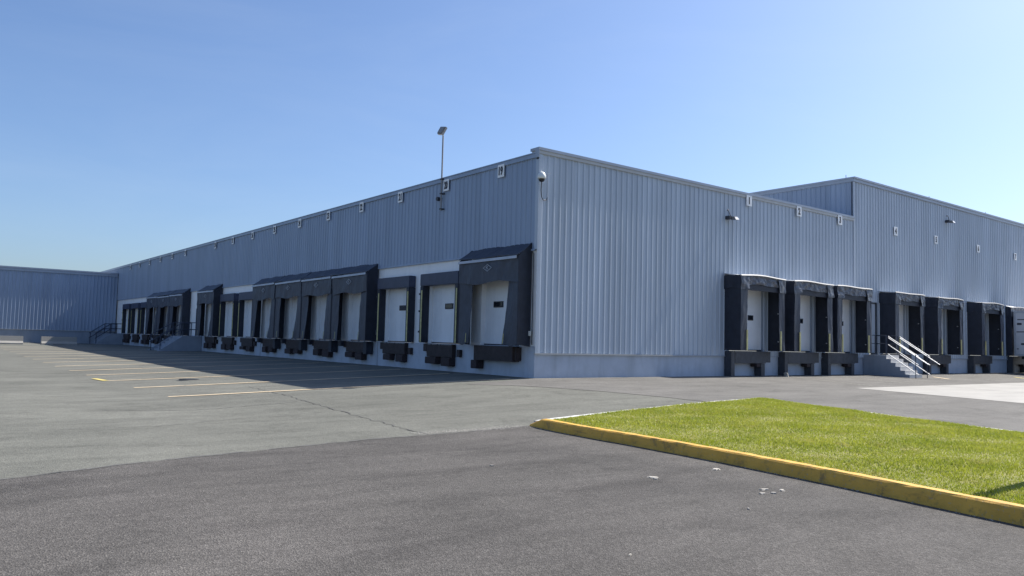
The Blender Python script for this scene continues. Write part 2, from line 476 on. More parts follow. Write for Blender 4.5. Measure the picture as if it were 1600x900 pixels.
# ------------------------------------------------------------------ grass island
KO = [(-8.12, -9.72), (-8.2, -10.6), (-8.22, -12.5), (-8.38, -14.7), (-8.75, -17.0), (-9.2, -19.2), (-9.9, -23), (-10.2, -28)]
def resample(pts, step):
    out = []
    for a, b in zip(pts, pts[1:]):
        a = Vector(a); b = Vector(b); n = max(1, int((b-a).length/step))
        out += [a+(b-a)*i/n for i in range(n)]
    out.append(Vector(pts[-1])); return out
def sweep(name, pts, prof, mat, seed, amp, endtaper=None, step=.25):
    # prof: list of (offset to the right-hand side, height)
    rnd = random.Random(seed); P2 = resample(pts, step); mb = MB(); n = len(prof)
    for i, p in enumerate(P2):
        t = (P2[min(i+1, len(P2)-1)]-P2[max(i-1, 0)]).normalized(); nn = Vector((-t.y, t.x))
        hs = 1.
        wob = math.sin(i*.37)*.008
        if endtaper and i*step < endtaper: hs = .25+.75*(i*step/endtaper)
        for (o_, h) in prof:
            q = p+nn*(o_+wob+rnd.uniform(-amp, amp)*.5)
            mb.v.append((q.x, q.y, terr(q.x, q.y)+(h*hs if h > 0 else h)+rnd.uniform(-amp, amp)*.5*(h > 0)))
    for i in range(len(P2)-1):
        for k in range(n-1):
            q = i*n+k; mb.f.append((q, q+1, q+n+1, q+n))
    mb.f.append(tuple(range(n))); mb.f.append(tuple((len(P2)-1)*n+k for k in range(n))[::-1])
    return mb.build(name, mat, smooth=False)
prof = [(0, -.05), (0, .0), (.02, .11), (.035, .165), (.06, .187), (.17, .19), (.195, .17), (.20, .05)]
o = sweep('kerb', KO, prof, M['kerb'], 2, .007, .35, step=.16)
setp(o, 'yellow painted kerb along the near edge of the grass island', 'kerb')
profb = [(0, -.05), (.01, .085), (.03, .10), (.13, .10), (.15, .085), (.15, .0)]
EB = [(-7.93, -9.62), (-3.4, -9.0), (1.5, -8.35)]
o = sweep('kerb', [EB[2], EB[1], EB[0]], profb, M['concrete'], 4, .006)
setp(o, 'low unpainted concrete kerb along the back of the grass island', 'kerb')
EC = [(1.62, -8.4), (.55, -15.6), (-.6, -26)]
o = sweep('kerb', EC[::-1], profb, M['concrete'], 5, .006)
setp(o, 'flush concrete edging on the far right side of the grass island', 'kerb')
mb = MB()
lawn = [(-7.85, -9.8), (-3.4, -9.1), (1.5, -8.5), (.4, -15.6), (-.7, -26), (-9.9, -26), (-9.7, -23), (-9.0, -19.2), (-8.55, -17.0), (-8.18, -14.7), (-8.02, -12.5), (-8.0, -10.6)]
def inside(x, y, poly=lawn):
    c = False; n = len(poly); j = n-1
    for i in range(n):
        xi, yi = poly[i]; xj, yj = poly[j]
        if (yi > y) != (yj > y) and x < (xj-xi)*(y-yi)/(yj-yi)+xi: c = not c
        j = i
    return c
def edged(x, y):
    d = 1e9; n = len(lawn)
    for i in range(n):
        a = lawn[i]; b = lawn[(i+1) % n]; vx, vy = b[0]-a[0], b[1]-a[1]
        t = max(0, min(1, ((x-a[0])*vx+(y-a[1])*vy)/(vx*vx+vy*vy)))
        d = min(d, math.hypot(x-a[0]-t*vx, y-a[1]-t*vy))
    return d
def llift(x, y):
    d = min(edged(x, y), 2.5)/2.5
    return .10+.06*math.sin(d*math.pi/2)
lw = sheet('lawn', lawn, 0, M['soil'], llift); setp(lw, 'thatch and soil of the grass island', 'lawn', kind='structure')
rng = np.random.default_rng(5)
n = 420000
px = rng.uniform(-10, 1.6, n); py = rng.uniform(-22.5, -8.4, n)
# clump density
cl = np.sin(px*3.1+np.sin(py*2.3)*1.5)*np.sin(py*2.7+np.sin(px*1.9))
keep = rng.uniform(0, 1, n) < .72+.28*cl
px = px[keep]; py = py[keep]
msk = np.array([inside(a, b) for a, b in zip(px, py)])
px = px[msk]; py = py[msk]; n = len(px)
pz = np.empty(n)
for i in range(n):
    pz[i] = terr(px[i], py[i])+llift(px[i], py[i])-.004
ang = rng.uniform(0, 2*np.pi, n); hgt = rng.uniform(.018, .046, n)*(1+.25*np.sin(px*1.7+py*2.2)); wd = rng.uniform(.005, .010, n)
lean = rng.uniform(.2, 1.1, n)*hgt; la = rng.uniform(0, 2*np.pi, n)
V = np.empty((n, 3, 3))
V[:, 0] = np.stack([px-np.cos(ang)*wd, py-np.sin(ang)*wd, pz], 1)
V[:, 1] = np.stack([px+np.cos(ang)*wd, py+np.sin(ang)*wd, pz], 1)
V[:, 2] = np.stack([px+np.cos(la)*lean, py+np.sin(la)*lean, pz+hgt], 1)
me = bpy.data.meshes.new('grass'); me.vertices.add(n*3); me.loops.add(n*3); me.polygons.add(n)
me.vertices.foreach_set('co', V.reshape(-1)); me.loops.foreach_set('vertex_index', np.arange(n*3, dtype=np.int32))
me.polygons.foreach_set('loop_start', np.arange(0, n*3, 3, dtype=np.int32)); me.update(calc_edges=True)
me.materials.append(M['grass'])
o = bpy.data.objects.new('grass', me); C.objects.link(o); setp(o, 'short mown grass covering the kerbed island', 'grass', kind='stuff')

# grit swept along kerb foot and at the seam
rnd = random.Random(9); mb = MB()
def pebble(mb, x, y, r):
    z = terr(x, y)+.008; a0 = rnd.uniform(0, 2)
    b = len(mb.v)
    for k in range(5):
        a = a0+2*math.pi*k/5; mb.v.append((x+r*math.cos(a)*rnd.uniform(.7, 1.2), y+r*math.sin(a)*rnd.uniform(.7, 1.2), z))
    mb.v.append((x, y, z+r*rnd.uniform(.3, .7)))
    for k in range(5): mb.f.append((b+k, b+(k+1) % 5, b+5))
KR = resample(KO, .02)
for i, p in enumerate(KR):
    dens = .5+.5*math.sin(i*.021+1)+.35*math.sin(i*.09)
    if -21 < p.y and rnd.random() < max(.04, dens*.55):
        pebble(mb, p.x-abs(rnd.gauss(0, .035))-.004, p.y, rnd.uniform(.004, .014))
for i in range(1500):
    t = rnd.random(); x = -10.7+2.5*t; pebble(mb, x, -9.62+rnd.gauss(0, .10)-.03*(x+9.5), rnd.uniform(.004, .013))
for i in range(900):
    x = rnd.uniform(-17.5, -8.5); pebble(mb, x, rnd.uniform(-18, -10.2), rnd.uniform(.003, .006))
o = mb.build('grit', M['sand'], recalc=False); setp(o, 'pale grit and small stones swept against the yellow kerb', 'grit', kind='stuff')

# post added just outside the right edge to cast the shadow on the grass
tz = terr(-5.35, -17.9)+.15
t = thing('shadow_post', 'unseen tapered post added to cast a shadow on the grass island', 'shadow post', (-5.2, -18.35, tz))
MB().tube([(0, 0, -.05), (0, 0, .9), (0, 0, 3.1)], [.16, .13, .07], 16).build('post', M['galv'], t)
MB().lathe([(.09, 3.1), (.11, 3.14), (.10, 3.30), (.02, 3.36)], (0, 0, 0), 16).build('lamp_head', M['lampgrey'], t)  # cap of the added shadow-casting post, not a lamp

# ------------------------------------------------------------------ warehouse
H, HR, HH = 8.3, 8.48, 10.62
WT = 4.70       # bottom of the metal on the long wall
SILL, DT = 1.15, 4.02
LB = [Y0+P*k for k in range(17)]
RB = [12.60, 16.72, 20.50, 26.40, 31.45, 37.52, 43.72]
wh = thing('warehouse', 'long grey ribbed-metal warehouse with loading docks on two sides', 'warehouse')

def corr(mb, frame, a0, a1, ztop, zbot, gaps=(), per=.3, h=.034, wide=False):
    """ribbed sheet from a0 to a1 along the wall; frame(a, out, z) -> point; gaps = (g0, g1, zhead)"""
    prof = [(0, 0), (.085, 0), (.115, h), (.155, h), (.215, 0)] if not wide else [(0, 0), (.05, 0), (.09, h), (.13, h), (.22, 0)]
    xs = []
    k = math.floor(a0/per)
    while k*per < a1:
        for (d, o_) in prof: xs.append((k*per+d, o_))
        k += 1
    def outat(x):
        d = x-math.floor(x/per)*per
        pts = prof+[(per, 0)]
        for (d0, o0), (d1, o1) in zip(pts, pts[1:]):
            if d0 <= d <= d1: return o0+(o1-o0)*(d-d0)/max(d1-d0, 1e-6)
        return 0
    pts = [(a0, outat(a0))]+[p for p in xs if a0+1e-4 < p[0] < a1-1e-4]+[(a1, outat(a1))]
    for g0, g1, zh in gaps:
        for gg in (g0, g1): pts.append((gg, outat(gg)))
    pts.sort()
    for (x, o1), (x2, o2) in zip(pts, pts[1:]):
        if x2-x < 1e-5: continue
        mid = (x+x2)/2; zb = zbot(mid) if callable(zbot) else zbot
        for g0, g1, zh in gaps:
            if g0 < mid < g1: zb = zh
        mb.quad(frame(x, o1, zb), frame(x2, o2, zb), frame(x2, o2, ztop), frame(x, o1, ztop))
FL = lambda a, o_, z: (-o_, a, z)              # long wall (faces -X)
FR = lambda a, o_, z: (a, -o_, z)              # short wall (faces -Y)

# ribbed sheets
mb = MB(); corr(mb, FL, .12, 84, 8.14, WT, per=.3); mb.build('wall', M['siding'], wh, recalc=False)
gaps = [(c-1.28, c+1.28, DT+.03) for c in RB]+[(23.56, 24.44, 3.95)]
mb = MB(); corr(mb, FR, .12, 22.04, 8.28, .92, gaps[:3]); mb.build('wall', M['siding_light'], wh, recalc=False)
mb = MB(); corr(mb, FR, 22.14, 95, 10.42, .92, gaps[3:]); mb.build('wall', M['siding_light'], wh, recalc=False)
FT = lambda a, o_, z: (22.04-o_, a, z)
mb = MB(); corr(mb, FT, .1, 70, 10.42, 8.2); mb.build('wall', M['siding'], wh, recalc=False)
# backing of the metal walls and inner structure
mb = MB()
mb.box((.03, .33, WT+.0), (.3, 84, 8.2))
mb.box((22.1, .33, 8.2), (22.4, 70, 10.55)); 
mb.build('wall_lining', M['darkgrey'], wh)
# short wall lining with door openings
mb = MB(); edges = [.06]
xs = sorted([(c-1.28, c+1.28) for c in RB]+[(23.56, 24.44)])
cur = .06
for a, b in xs:
    mb.box((cur, .02, .9), (a, .36, 8.2)); cur = b
mb.box((cur, .02, .9), (95, .36, 8.2))
for a, b in xs: mb.box((a, .02, DT+.03 if b-a > 2 else 3.95), (b, .36, 8.2))
mb.box((22.14, .02, 8.2), (95, .36, 10.5))
mb.build('wall_lining', M['trim'], wh)
# foundation of short wall
mb = MB()
cur = 0.
for c in RB:
    mb.box((cur, .03, -.6), (c-1.28, .4, .9)); mb.box((c-1.28, .03, -.6), (c+1.28, .4, 1.13)); cur = c+1.28
mb.box((cur, .03, -.6), (95, .4, .9))
mb.build('foundation', M['found'], wh)
# sill trims of metal: pale length painting the sun-caught line, then plain length
MB().box((-.05, -.062, .865), (7.46, .028, .915)).build('sill_trim', M['trim_pale'], wh)
cur = 7.46
for a, b in xs+[(95, 95)]:
    MB().box((cur, -.045, .875), (a, .028, .915)).build('sill_trim', M['trim'], wh); cur = b
# white block wall of the long side, with openings
DW = 1.24
lo = [(c-DW, c+DW) for k, c in enumerate(LB) if k != 10]+[(LB[10]-.5, LB[10]+.5)]
lo.sort(); mb = MB(); cur = .03
for a, b in lo:
    mb.box((.05, cur, 1.15), (.4, a, WT)); mb.box((.05, a, (DT if b-a > 2 else 3.3)), (.4, b, WT)); cur = b
mb.box((.05, cur, 1.15), (.4, 84, WT)); mb.build('block_wall', M['white_wall'], wh)
MB().box((.03, .06, -.6), (.42, 84, 1.147)).build('foundation', M['concrete_blue'] and M['found'], wh)
for yj in (12.0, 27.7, 43.4): MB().box((.022, yj-.012, -.3), (.029, yj+.012, 1.146)).build('expansion_joint', M['crack'], wh)
MB().box((-.05, .12, WT-.04), (.048, 84, WT+.03)).build('sill_trim', M['siding'], wh)
# corner flashing, fascias
mb = MB(); mb.box((-.042, -.042, .92), (.13, -.036, 8.28)); mb.box((-.042, -.035, WT), (-.036, .13, 8.05)); mb.build('corner_flashing', M['siding_light'], wh)
mb = MB(); mb.box((-.08, .12, 8.12), (.35, 84, 8.27)); mb.box((-.105, .13, 8.272), (.38, 84, 8.31)); mb.build('fascia', M['siding'], wh)
mb = MB(); mb.box((-.075, -.075, 8.25), (22.0, .35, 8.37)); mb.build('fascia', M['trim_pale'], wh)  # lighter metal paints the grazing sun on this face
mb = MB(); mb.box((-.11, -.11, 8.372), (22.0, .40, 8.475)); mb.box((-.112, -.10, 8.10), (-.078, .115, 8.371)); mb.build('coping', M['trim'], wh)
mb = MB(); mb.box((21.96, -.10, 10.40), (95, .35, 10.55)); mb.box((21.93, -.15, 10.553), (95, .40, 10.65)); mb.box((21.96, .352, 10.40), (22.35, 70, 10.55)); mb.box((21.93, .402, 10.553), (22.38, 70, 10.65))
mb.build('fascia', M['trim'], wh)
MB().box((21.99, -.05, .93), (22.16, -.0, 10.39)).build('corner_flashing', M['siding_light'], wh)
mb = MB(); mb.box((.36, .36, 8.15), (22.0, 84, 8.2)); mb.build('roof', M['roof'], wh)
rf2 = MB().box((22.45, .42, 10.35), (95, 70, 10.45)).build('roof', M['roof'], wh)
MB().box((60, 70, -.5), (95, 90, 8)).build('rear_wall', M['siding'], wh)
for xx, yy in ((22.2, .5), (31.3, .2), (39.5, .2)): MB().tube([(xx, yy, 10.6), (xx, yy, 10.86)], .018).build('roof_pin', M['lampgrey'], wh)
mb = MB(); mb.box((33.8, .5, 10.45), (35.3, 1.6, 10.86)); mb.build('roof_vent', M['lampgrey'], wh, bevel=.03)
for yy in (1.2, 1.9): MB().box((22.6, yy, 10.45), (23.4, yy+.45, 10.80)).build('roof_vent', M['roof'], wh, bevel=.03)

# dock doors: one of each kind, then copies
def dock_door(loc, rz, wx=.15, wz=2.75, ww=.31):
    d = MB(); W = DW+.03
    zt = [1.16, 1.73, 2.31, 2.9, 3.47, DT+.02]
    d.box((-W, 0, 1.16), (W, .05, DT+.02))
    if wx: d.box((-.62, -.006, 1.17), (-.60, .001, DT))
    o = d.build('dock_door', M['door'], wh, bevel=.003)
    o.location = loc; o.rotation_euler = (0, 0, rz)
    MB().box((wx-ww, -.03, wz-.12), (wx+ww, .03, wz+.12)).build('window_frame', M['ink'], o, bevel=.006)
    MB().box((wx-ww+.06, -.036, wz-.07), (wx+ww-.06, -.031, wz+.08)).build('window_pane', M['glass'], o)
    MB().box((-W+.04, -.04, 1.155), (W-.04, -.002, 1.20)).build('bottom_seal', M['rubber'], o)
    return o
dock_door((.26, LB[0], 0), R(-90), -.37)
d0 = dock_door((.26, LB[1], 0), R(-90), .05)
for k in range(2, 17):
    if k == 10: continue
    c = copy_tree(d0, wh); c.location = (.26, LB[k], 0)
d1 = dock_door((RB[0], .10, 0), 0, .42, 2.68, .2)
for i, c_ in enumerate(RB[1:]):
    c = copy_tree(d1, wh); c.location = (c_, .10, 0)
# personnel doors with dark frames
def man_door(loc, rz, w, ztop):
    o = MB().box((-w/2, 0, 1.16), (w/2, .05, ztop)).build('door', M['siding_light'], wh, bevel=.004)
    o.location = loc; o.rotation_euler = (0, 0, rz)
    f = MB(); f.box((-w/2-.06, -.04, 1.16), (-w/2, .09, ztop+.06)); f.box((w/2, -.04, 1.16), (w/2+.06, .09, ztop+.06)); f.box((-w/2-.06, -.04, ztop), (w/2+.06, .09, ztop+.06))
    f.build('door_frame', M['darkgrey'], o)
    MB().tube([(w/2-.1, -.06, 2.15), (w/2-.22, -.06, 2.15)], .014).build('handle', M['galv'], o)
man_door((.1, LB[10], 0), R(-90), .9, 3.2)
man_door((24.0, .06, 0), 0, .78, 3.88)

# far wing closing the yard
wg = thing('warehouse_wing', 'lower grey ribbed-metal wing closing the far left end of the yard', 'warehouse', (-20, 71, 0))
FW = lambda a, o_, z: (a, -o_, z)
def shift(mb, d): mb.v = [(x+d[0], y+d[1], z+d[2]) for x, y, z in mb.v]; return mb
mb = MB(); corr(mb, FW, -20, 19.99, 7.25, 1.34, per=.33, h=.048, wide=True); mb.build('wall', M['siding'], wg, recalc=False)
MB().box((-20, .03, -.6), (19.97, .3, 1.335)).build('foundation', M['concrete_blue'], wg)
MB().box((-20, -.06, 1.30), (19.97, .02, 1.345)).build('sill_trim', M['trim_pale'], wg)
MB().box((-20, .05, 1.34), (19.97, .3, 7.5)).build('wall_lining', M['darkgrey'], wg)
mb = MB(); mb.box((-20, -.12, 7.22), (19.9, .3, 7.48)); mb.box((-20, -.18, 7.482), (19.9, .35, 7.62)); mb.build('fascia', M['trim'], wg)
MB().box((-20, .32, 7.3), (19.9, 40, 7.4)).build('roof', M['roof'], wg)
MB().box((19.92, -.06, 1.0), (19.985, .0, 7.2)).build('corner_flashing', M['darkgrey'], wg)

# ------------------------------------------------------------------ dock shelters (local frame: x along wall, -y outwards)
def wavy(seed, amp, fx, fz=1.5):
    from mathutils import noise as mn
    k = fx*.33; kz = fz*.6; sd_ = seed*7.31
    return lambda x, z: amp*2.0*(mn.noise(Vector((x*k+sd_, z*kz, sd_)))+.5*mn.noise(Vector((x*k*2.4+z*1.7, z*kz*2.1-x, sd_+9))))
def hooded(label, loc, seed, W=1.95, group='hooded dock shelters on the long wall', emblem=True):
    rn = random.Random(seed); p = .60
    t = thing('dock_shelter', label, 'dock shelter', loc, R(-90), group)
    s = MB()
    for sg in (-1, 1):
        x0, x1 = sorted((sg*W, sg*(W-.045)))
        s2 = MB().prism([(-.002, 1.14), (-p, 1.2), (-p, 4.47), (-.002, 4.93)], x0, x1, 'x'); s2.build('side_panel', M['rubber'], t)
    wv = wavy(seed, .018, 3)
    MB().grid(lambda u, v: (-W+2*W*u, -.01-(p+.02)*v, 4.96-.43*v+wv(u*4, v)*1.2-.02*math.sin(math.pi*v)), 20, 5, (0, 0, -.03)).build('hood', M['fabric'], t, smooth=False)
    tl = rn.uniform(-.04, .05); tl2 = rn.uniform(-.03, .04)
    b = MB(); b.add([(-W+.02, -p-.075, 4.36-tl), (W-.1, -p-.075, 4.36+tl2), (W-.1, -p-.03, 4.36+tl2), (-W+.02, -p-.03, 4.36-tl),
                     (-W+.02, -p-.06, 4.46-tl), (W-.1, -p-.06, 4.46+tl2), (W-.1, -p-.03, 4.47+tl2), (-W+.02, -p-.03, 4.47-tl)],
                    [(0,3,2,1),(4,5,6,7),(0,1,5,4),(1,2,6,5),(2,3,7,6),(3,0,4,7)])
    b.build('header_bar', M['bar'], t)
    wv2 = wavy(seed+5, .022, 5)
    hc = MB().grid(lambda u, v: (-W+.05+(2*W-.1)*u, -p-.012+wv2(u*4, v*.9), 4.45-(.92+.05*math.sin(u*9+seed))*v), 28, 8, (0, .02, 0)).build('head_curtain', M['fabric'], t, smooth=False)
    for sg in (-1, 1):
        inn_t = 1.2+rn.uniform(-.04, .04); inn_b = 1.16+rn.uniform(-.12, .04)
        wv3 = wavy(seed+9+sg, .02, 6, .8)
        out = rn.uniform(.0, .10)
        def fn(u, v, sg=sg, inn_t=inn_t, inn_b=inn_b, wv3=wv3, out=out):
            inn = inn_t+(inn_b-inn_t)*v**2
            x = sg*(W-.02+(inn-W+.02)*u)
            return (x, -p+.012+wv3(u, v*3)*(.3+u)-out*u*v*v+.10*u*(1-v), 3.85-(2.68+.04*math.sin(7*u+seed))*v)
        o = MB().grid(fn, 8, 16, (0, .02, 0)).build('side_curtain', M['fabric'], t, smooth=False)
        # frayed yellow edge at the foot
        xx = sg*(inn_b+.12)
        MB().add([(xx-.02, -p-.06-out, 1.22), (xx+.02, -p-.06-out, 1.24), (xx+.035, -p-.055-out*.8, 1.58), (xx+.01, -p-.055-out*.8, 1.6),
                  (xx-.02, -p-.05-out, 1.22), (xx+.02, -p-.05-out, 1.24), (xx+.035, -p-.045-out*.8, 1.58), (xx+.01, -p-.045-out*.8, 1.6)],
                 [(0,1,2,3),(4,7,6,5),(0,4,5,1),(1,5,6,2),(2,6,7,3),(3,7,4,0)]).build('guide_strip', M['yellow_strip'], t)
    if 3 <= seed-30 <= 6 or seed-30 in (11, 12, 13):
        MB().box((1.28, -.36, .52), (1.66, .0, 1.13)).build('foot_pad', M['rubber'], t, bevel=.02)
        MB().box((-1.62, -.3, .86), (-1.3, .0, 1.13)).build('foot_pad', M['rubber'], t, bevel=.02)
    if emblem:
        e = MB(); cx, cz, a, h, y = .05, 4.10, .29, .14, -p-.05
        pts = [(-a, 0), (0, h), (a, 0), (0, -h)]
        for (x0, z0), (x1, z1) in zip(pts, pts[1:]+pts[:1]):
            e.add([(cx+x0, y, cz+z0), (cx+x1, y, cz+z1), (cx+x1*.84, y, cz+z1*.84), (cx+x0*.84, y, cz+z0*.84),
                   (cx+x0, y+.01, cz+z0), (cx+x1, y+.01, cz+z1), (cx+x1*.84, y+.01, cz+z1*.84), (cx+x0*.84, y+.01, cz+z0*.84)],
                  [(0,1,2,3),(4,7,6,5),(0,4,5,1),(2,6,7,3)])
        def bar(x0, z0, x1, z1, w=.022):
            d = Vector((x1-x0, 0, z1-z0)).normalized(); nx, nz = -d.z*w/2, d.x*w/2
            e.add([(cx+x0+nx, y, cz+z0+nz), (cx+x1+nx, y, cz+z1+nz), (cx+x1-nx, y, cz+z1-nz), (cx+x0-nx, y, cz+z0-nz)], [(0,1,2,3)])
        bar(-.05, -.075, -.05, .075); bar(-.045, 0, .055, .07); bar(-.02, .02, .06, -.07); bar(-.11, 0, -.06, 0)
        e.build('emblem', M['logo'], t)
    return t
def flatseal(label, loc, seed):
    t = thing('dock_seal', label, 'dock seal', loc, R(-90), 'flat dock seals with navy headers')
    W = 1.5; p = .3
    wv = wavy(seed, .008, 4)
    MB().box((-W, -p, 3.64), (W, .04, 4.16)).build('header', M['header'], t, bevel=.02)
    for sg in (-1, 1):
        a, b = sorted((sg*1.5, sg*1.24))
        o = MB().box((a, -p+.01, 1.17), (b, .04, 3.637)).build('side_pad', M['rubber'], t, bevel=.02)
        x = sg*1.37+.03
        MB().box((x-.045, -p-.006, 1.2), (x+.045, -p+.008, 3.45)).build('guide_strip', M['yellow_strip'], o)
        for z in (1.6, 2.5, 3.25): MB().box((sg*1.50-.03, -p-.02, z), (sg*1.5+.03, -p+.03, z+.08)).build('bracket', M['darkgrey'], o)
    return t
def leveler(label, loc, rz, kind, group):
    t = thing('dock_leveler', label, 'dock leveler', loc, rz, group)
    if kind == 'brown':
        rn = random.Random(int(loc[1]*7)); wl, wr, lz = rn.uniform(.98, 1.12), rn.uniform(.95, 1.1), rn.uniform(.55, .66)
        MB().box((-wl, -.16, lz), (wr, .04, 1.13)).build('lip', M['brown'], t, bevel=.02)
        e = MB(); x = -.95
        while x < .92:
            w = rn.uniform(.15, .5); e.box((x, -.18, 1.09), (min(x+w, 1.0), -.162, 1.125)); x += w+rn.uniform(.02, .12)
        e.build('worn_edge', M['steel_edge'], t)
        for sg in (-1, 1):
            z = rn.uniform(.22, .34)
            MB().box((sg*rn.uniform(.12, .3), -.24-rn.uniform(0, .06), z), (sg*rn.uniform(.88, 1.04), .03, lz-.005)).build('bumper', M['bumper'], t, bevel=.02)
        MB().box((1.2, -.12, .62), (1.42, .03, .92)).build('bracket', M['brown'], t, bevel=.01)
        MB().box((-1.45, -.1, .8), (-1.16, .03, 1.12)).build('bracket', M['brown'], t, bevel=.01)
    elif kind == 'plain':
        MB().box((-1.25, -.3, .56), (1.25, .03, 1.13)).build('lip', M['brown'], t, bevel=.01)
        MB().box((1.255, -.22, .60), (1.38, .03, 1.1)).build('bracket', M['brown'], t, bevel=.01)
        MB().box((-1.38, -.35, .22), (-.98, .02, .555)).build('bumper', M['bumper'], t, bevel=.02)
    else:
        MB().box((-1.28, -.32, .58), (1.05, .0, 1.13)).build('lip', M['darkgrey'], t, bevel=.01)
        MB().box((1.055, -.26, .62), (1.5, .0, 1.12)).build('bracket', M['darkgrey'], t, bevel=.01)
        for x0, x1 in ((-1.62, -1.34), (.62, .92)):
            MB().box((x0, -.36, -.16), (x1, .0, 1.12 if x0 < 0 else .575)).build('post', M['darkgrey'], t, bevel=.015)
        MB().box((.3, -.34, .42), (.615, -.02, .575)).build('bumper', M['bumper'], t, bevel=.015)
    return t
bay = ['nearest the building corner', 'second', 'third', 'fourth', 'fifth', 'sixth', 'seventh', 'eighth', 'ninth', 'tenth', 'eleventh', 'twelfth', 'thirteenth', 'fourteenth', 'fifteenth', 'sixteenth', 'farthest']
for k in range(17):
    if k == 10: continue
    where = 'nearest the corner' if k == 0 else ('farthest from the corner' if k == 16 else f'{bay[k]} bay from the corner')
    if k in (0, 3, 4, 5, 6, 9, 11, 12, 13):
        extra = ''
        hooded(f'black hooded dock shelter on the long wall, {where}', (0, LB[k], 0), 30+k, W=1.95 if k != 9 else 2.0)
    else:
        flatseal(f'flat navy-headed dock seal on the long wall, {where}', (0, LB[k], 0), 60+k)
    if k == 0:
        leveler('plain dark dock leveler with one bumper nearest the corner on the long wall', (0, LB[k]-.05, 0), R(-90), 'plain', 'dock levelers on the long wall')
    else:
        leveler(f'rusty dock leveler with two bumpers, long wall, {where}', (0, LB[k]-.05, 0), R(-90), 'brown', 'dock levelers on the long wall')

def boxshelter(label, loc, seed, p=.90, W=1.68):
    rn = random.Random(seed)
    t = thing('dock_shelter', label, 'dock shelter', loc, 0, 'box dock shelters on the short wall')
    for sg in (-1, 1):
        x0, x1 = sorted((sg*W, sg*(W-.05)))
        MB().box((x0, -p, 1.16), (x1, .0, 4.46)).build('side_panel', M['rubber'], t)
    arch = lambda x: .035*(1-(x/W)**2)+.02*math.sin(x*2+seed)
    wv = wavy(seed, .012, 4)
    MB().grid(lambda u, v: (-W-.03+(2*W+.06)*u, -.0-(p+.03)*v, 4.62-.12*v+arch((2*u-1)*W)*v+wv(u*3, v)), 20, 6, (0, 0, -.04)).build('hood', M['hoodtop'], t)
    wv2 = wavy(seed+3, .03, 9, 3)
    MB().grid(lambda u, v: (-1.15+2.3*u, -p-.02+wv2(u*2.5, v), 4.475+arch((2*u-1)*1.15)-.40*v-.02*math.sin(u*9+seed)*v), 26, 8, (0, .02, 0)).build('head_curtain', M['flap'], t)
    MB().box((-1.2, -p+.03, 3.86), (1.2, -p+.09, 4.15)).build('head_frame', M['rubber'], t)
    MB().grid(lambda u, v: (-W-.03+(2*W+.06)*u, -p-.028-.05*v, 4.535-.05*v+arch((2*u-1)*W)), 20, 1, (0, 0, -.02)).build('top_binding', M['binding'], t)
    for sg in (-1, 1):
        wv3 = wavy(seed+8*sg, .03, 6, 3)
        sl = rn.uniform(-.05, .05)
        def fn(u, v, sg=sg, wv3=wv3, sl=sl):
            x = sg*(W+.03-(.62-.08*v)*u)
            return (x, -p-.045+wv3(u*.8, v)-.05*v*u, 4.49+arch(x)-(.62+sl*u)*v)
        MB().grid(fn, 8, 8, (0, .02, 0)).build('corner_flap', M['flap'], t)
        wv4 = wavy(seed+5*sg, .022, 7, .9)
        inn = 1.22+rn.uniform(-.03, .03)
        def fn2(u, v, sg=sg, wv4=wv4, inn=inn):
            return (sg*(W-.01+(inn+.03*v-W)*u), -p-.004+wv4(u*.6, v*3.5), 4.1-2.93*v)
        MB().grid(fn2, 8, 20, (0, .02, 0)).build('side_curtain', M['fabric'], t)
        x = sg*1.28
        MB().box((x-.04, -p-.075, 1.18), (x+.04, -p-.035, 2.08)).build('guide_strip', M['yellow_strip'], t)
        MB().grid(lambda u, v, sg=sg: (sg*(W+.035+.015*math.sin(9*u)), -.02-(p-.0)*u, 4.5-(.58+.03*math.sin(6*u+seed))*v), 6, 4, (sg*-.02, 0, 0)).build('drape', M['rubber'], t)
    d = MB()
    for z in (1.6, 2.9): d.tube([(W-.06, -p+.28, z), (W-.12, -p+.28, z)], .03)
    d.build('snap', M['galv'], t)
    return t
rb_lab = ['closest to the corner', 'second from the corner', 'just left of the stairs', 'behind the stair rails', 'fifth, just past the stairs', 'sixth, between two wall gaps', 'rightmost, holding the trailer']
for i, c_ in enumerate(RB):
    boxshelter(f'black box dock shelter on the short wall, {rb_lab[i]}', (c_, 0, 0), 90+i, *((.34, 1.74) if i == 6 else ()))
    leveler(f'dark grey leveler under the short-wall shelter {rb_lab[i]}', (c_, 0, 0), 0, 'grey', 'dock levelers on the short wall')

# ------------------------------------------------------------------ number signs
def textmesh(s, size):
    cu = bpy.data.curves.new('number', 'FONT'); cu.body = s; cu.size = size; cu.align_x = 'CENTER'; cu.align_y = 'CENTER'; cu.offset = .012; cu.extrude = .003
    cu.resolution_u = 3
    ob = bpy.data.objects.new('tmp', cu); C.objects.link(ob)
    dg = bpy.context.evaluated_depsgraph_get()
    me = bpy.data.meshes.new_from_object(ob.evaluated_get(dg)); bpy.data.objects.remove(ob)
    xs = [v.co.x for v in me.vertices]; ys = [v.co.y for v in me.vertices]
    cx, cy = (min(xs)+max(xs))/2, (min(ys)+max(ys))/2
    for v in me.vertices: v.co = (v.co.x-cx, -v.co.z-.018, v.co.y-cy)
    bm = bmesh.new(); bm.from_mesh(me)
    src = bm.verts[:]+bm.edges[:]+bm.faces[:]
    for dx_, dy_ in ((.007, -.0015), (-.007, -.003)):
        dd = bmesh.ops.duplicate(bm, geom=src)
        bmesh.ops.translate(bm, verts=[v for v in dd['geom'] if isinstance(v, bmesh.types.BMVert)], vec=(dx_, dy_, 0))
    bm.to_mesh(me); bm.free()
    me.materials.clear(); me.materials.append(M['ink'])
    return me
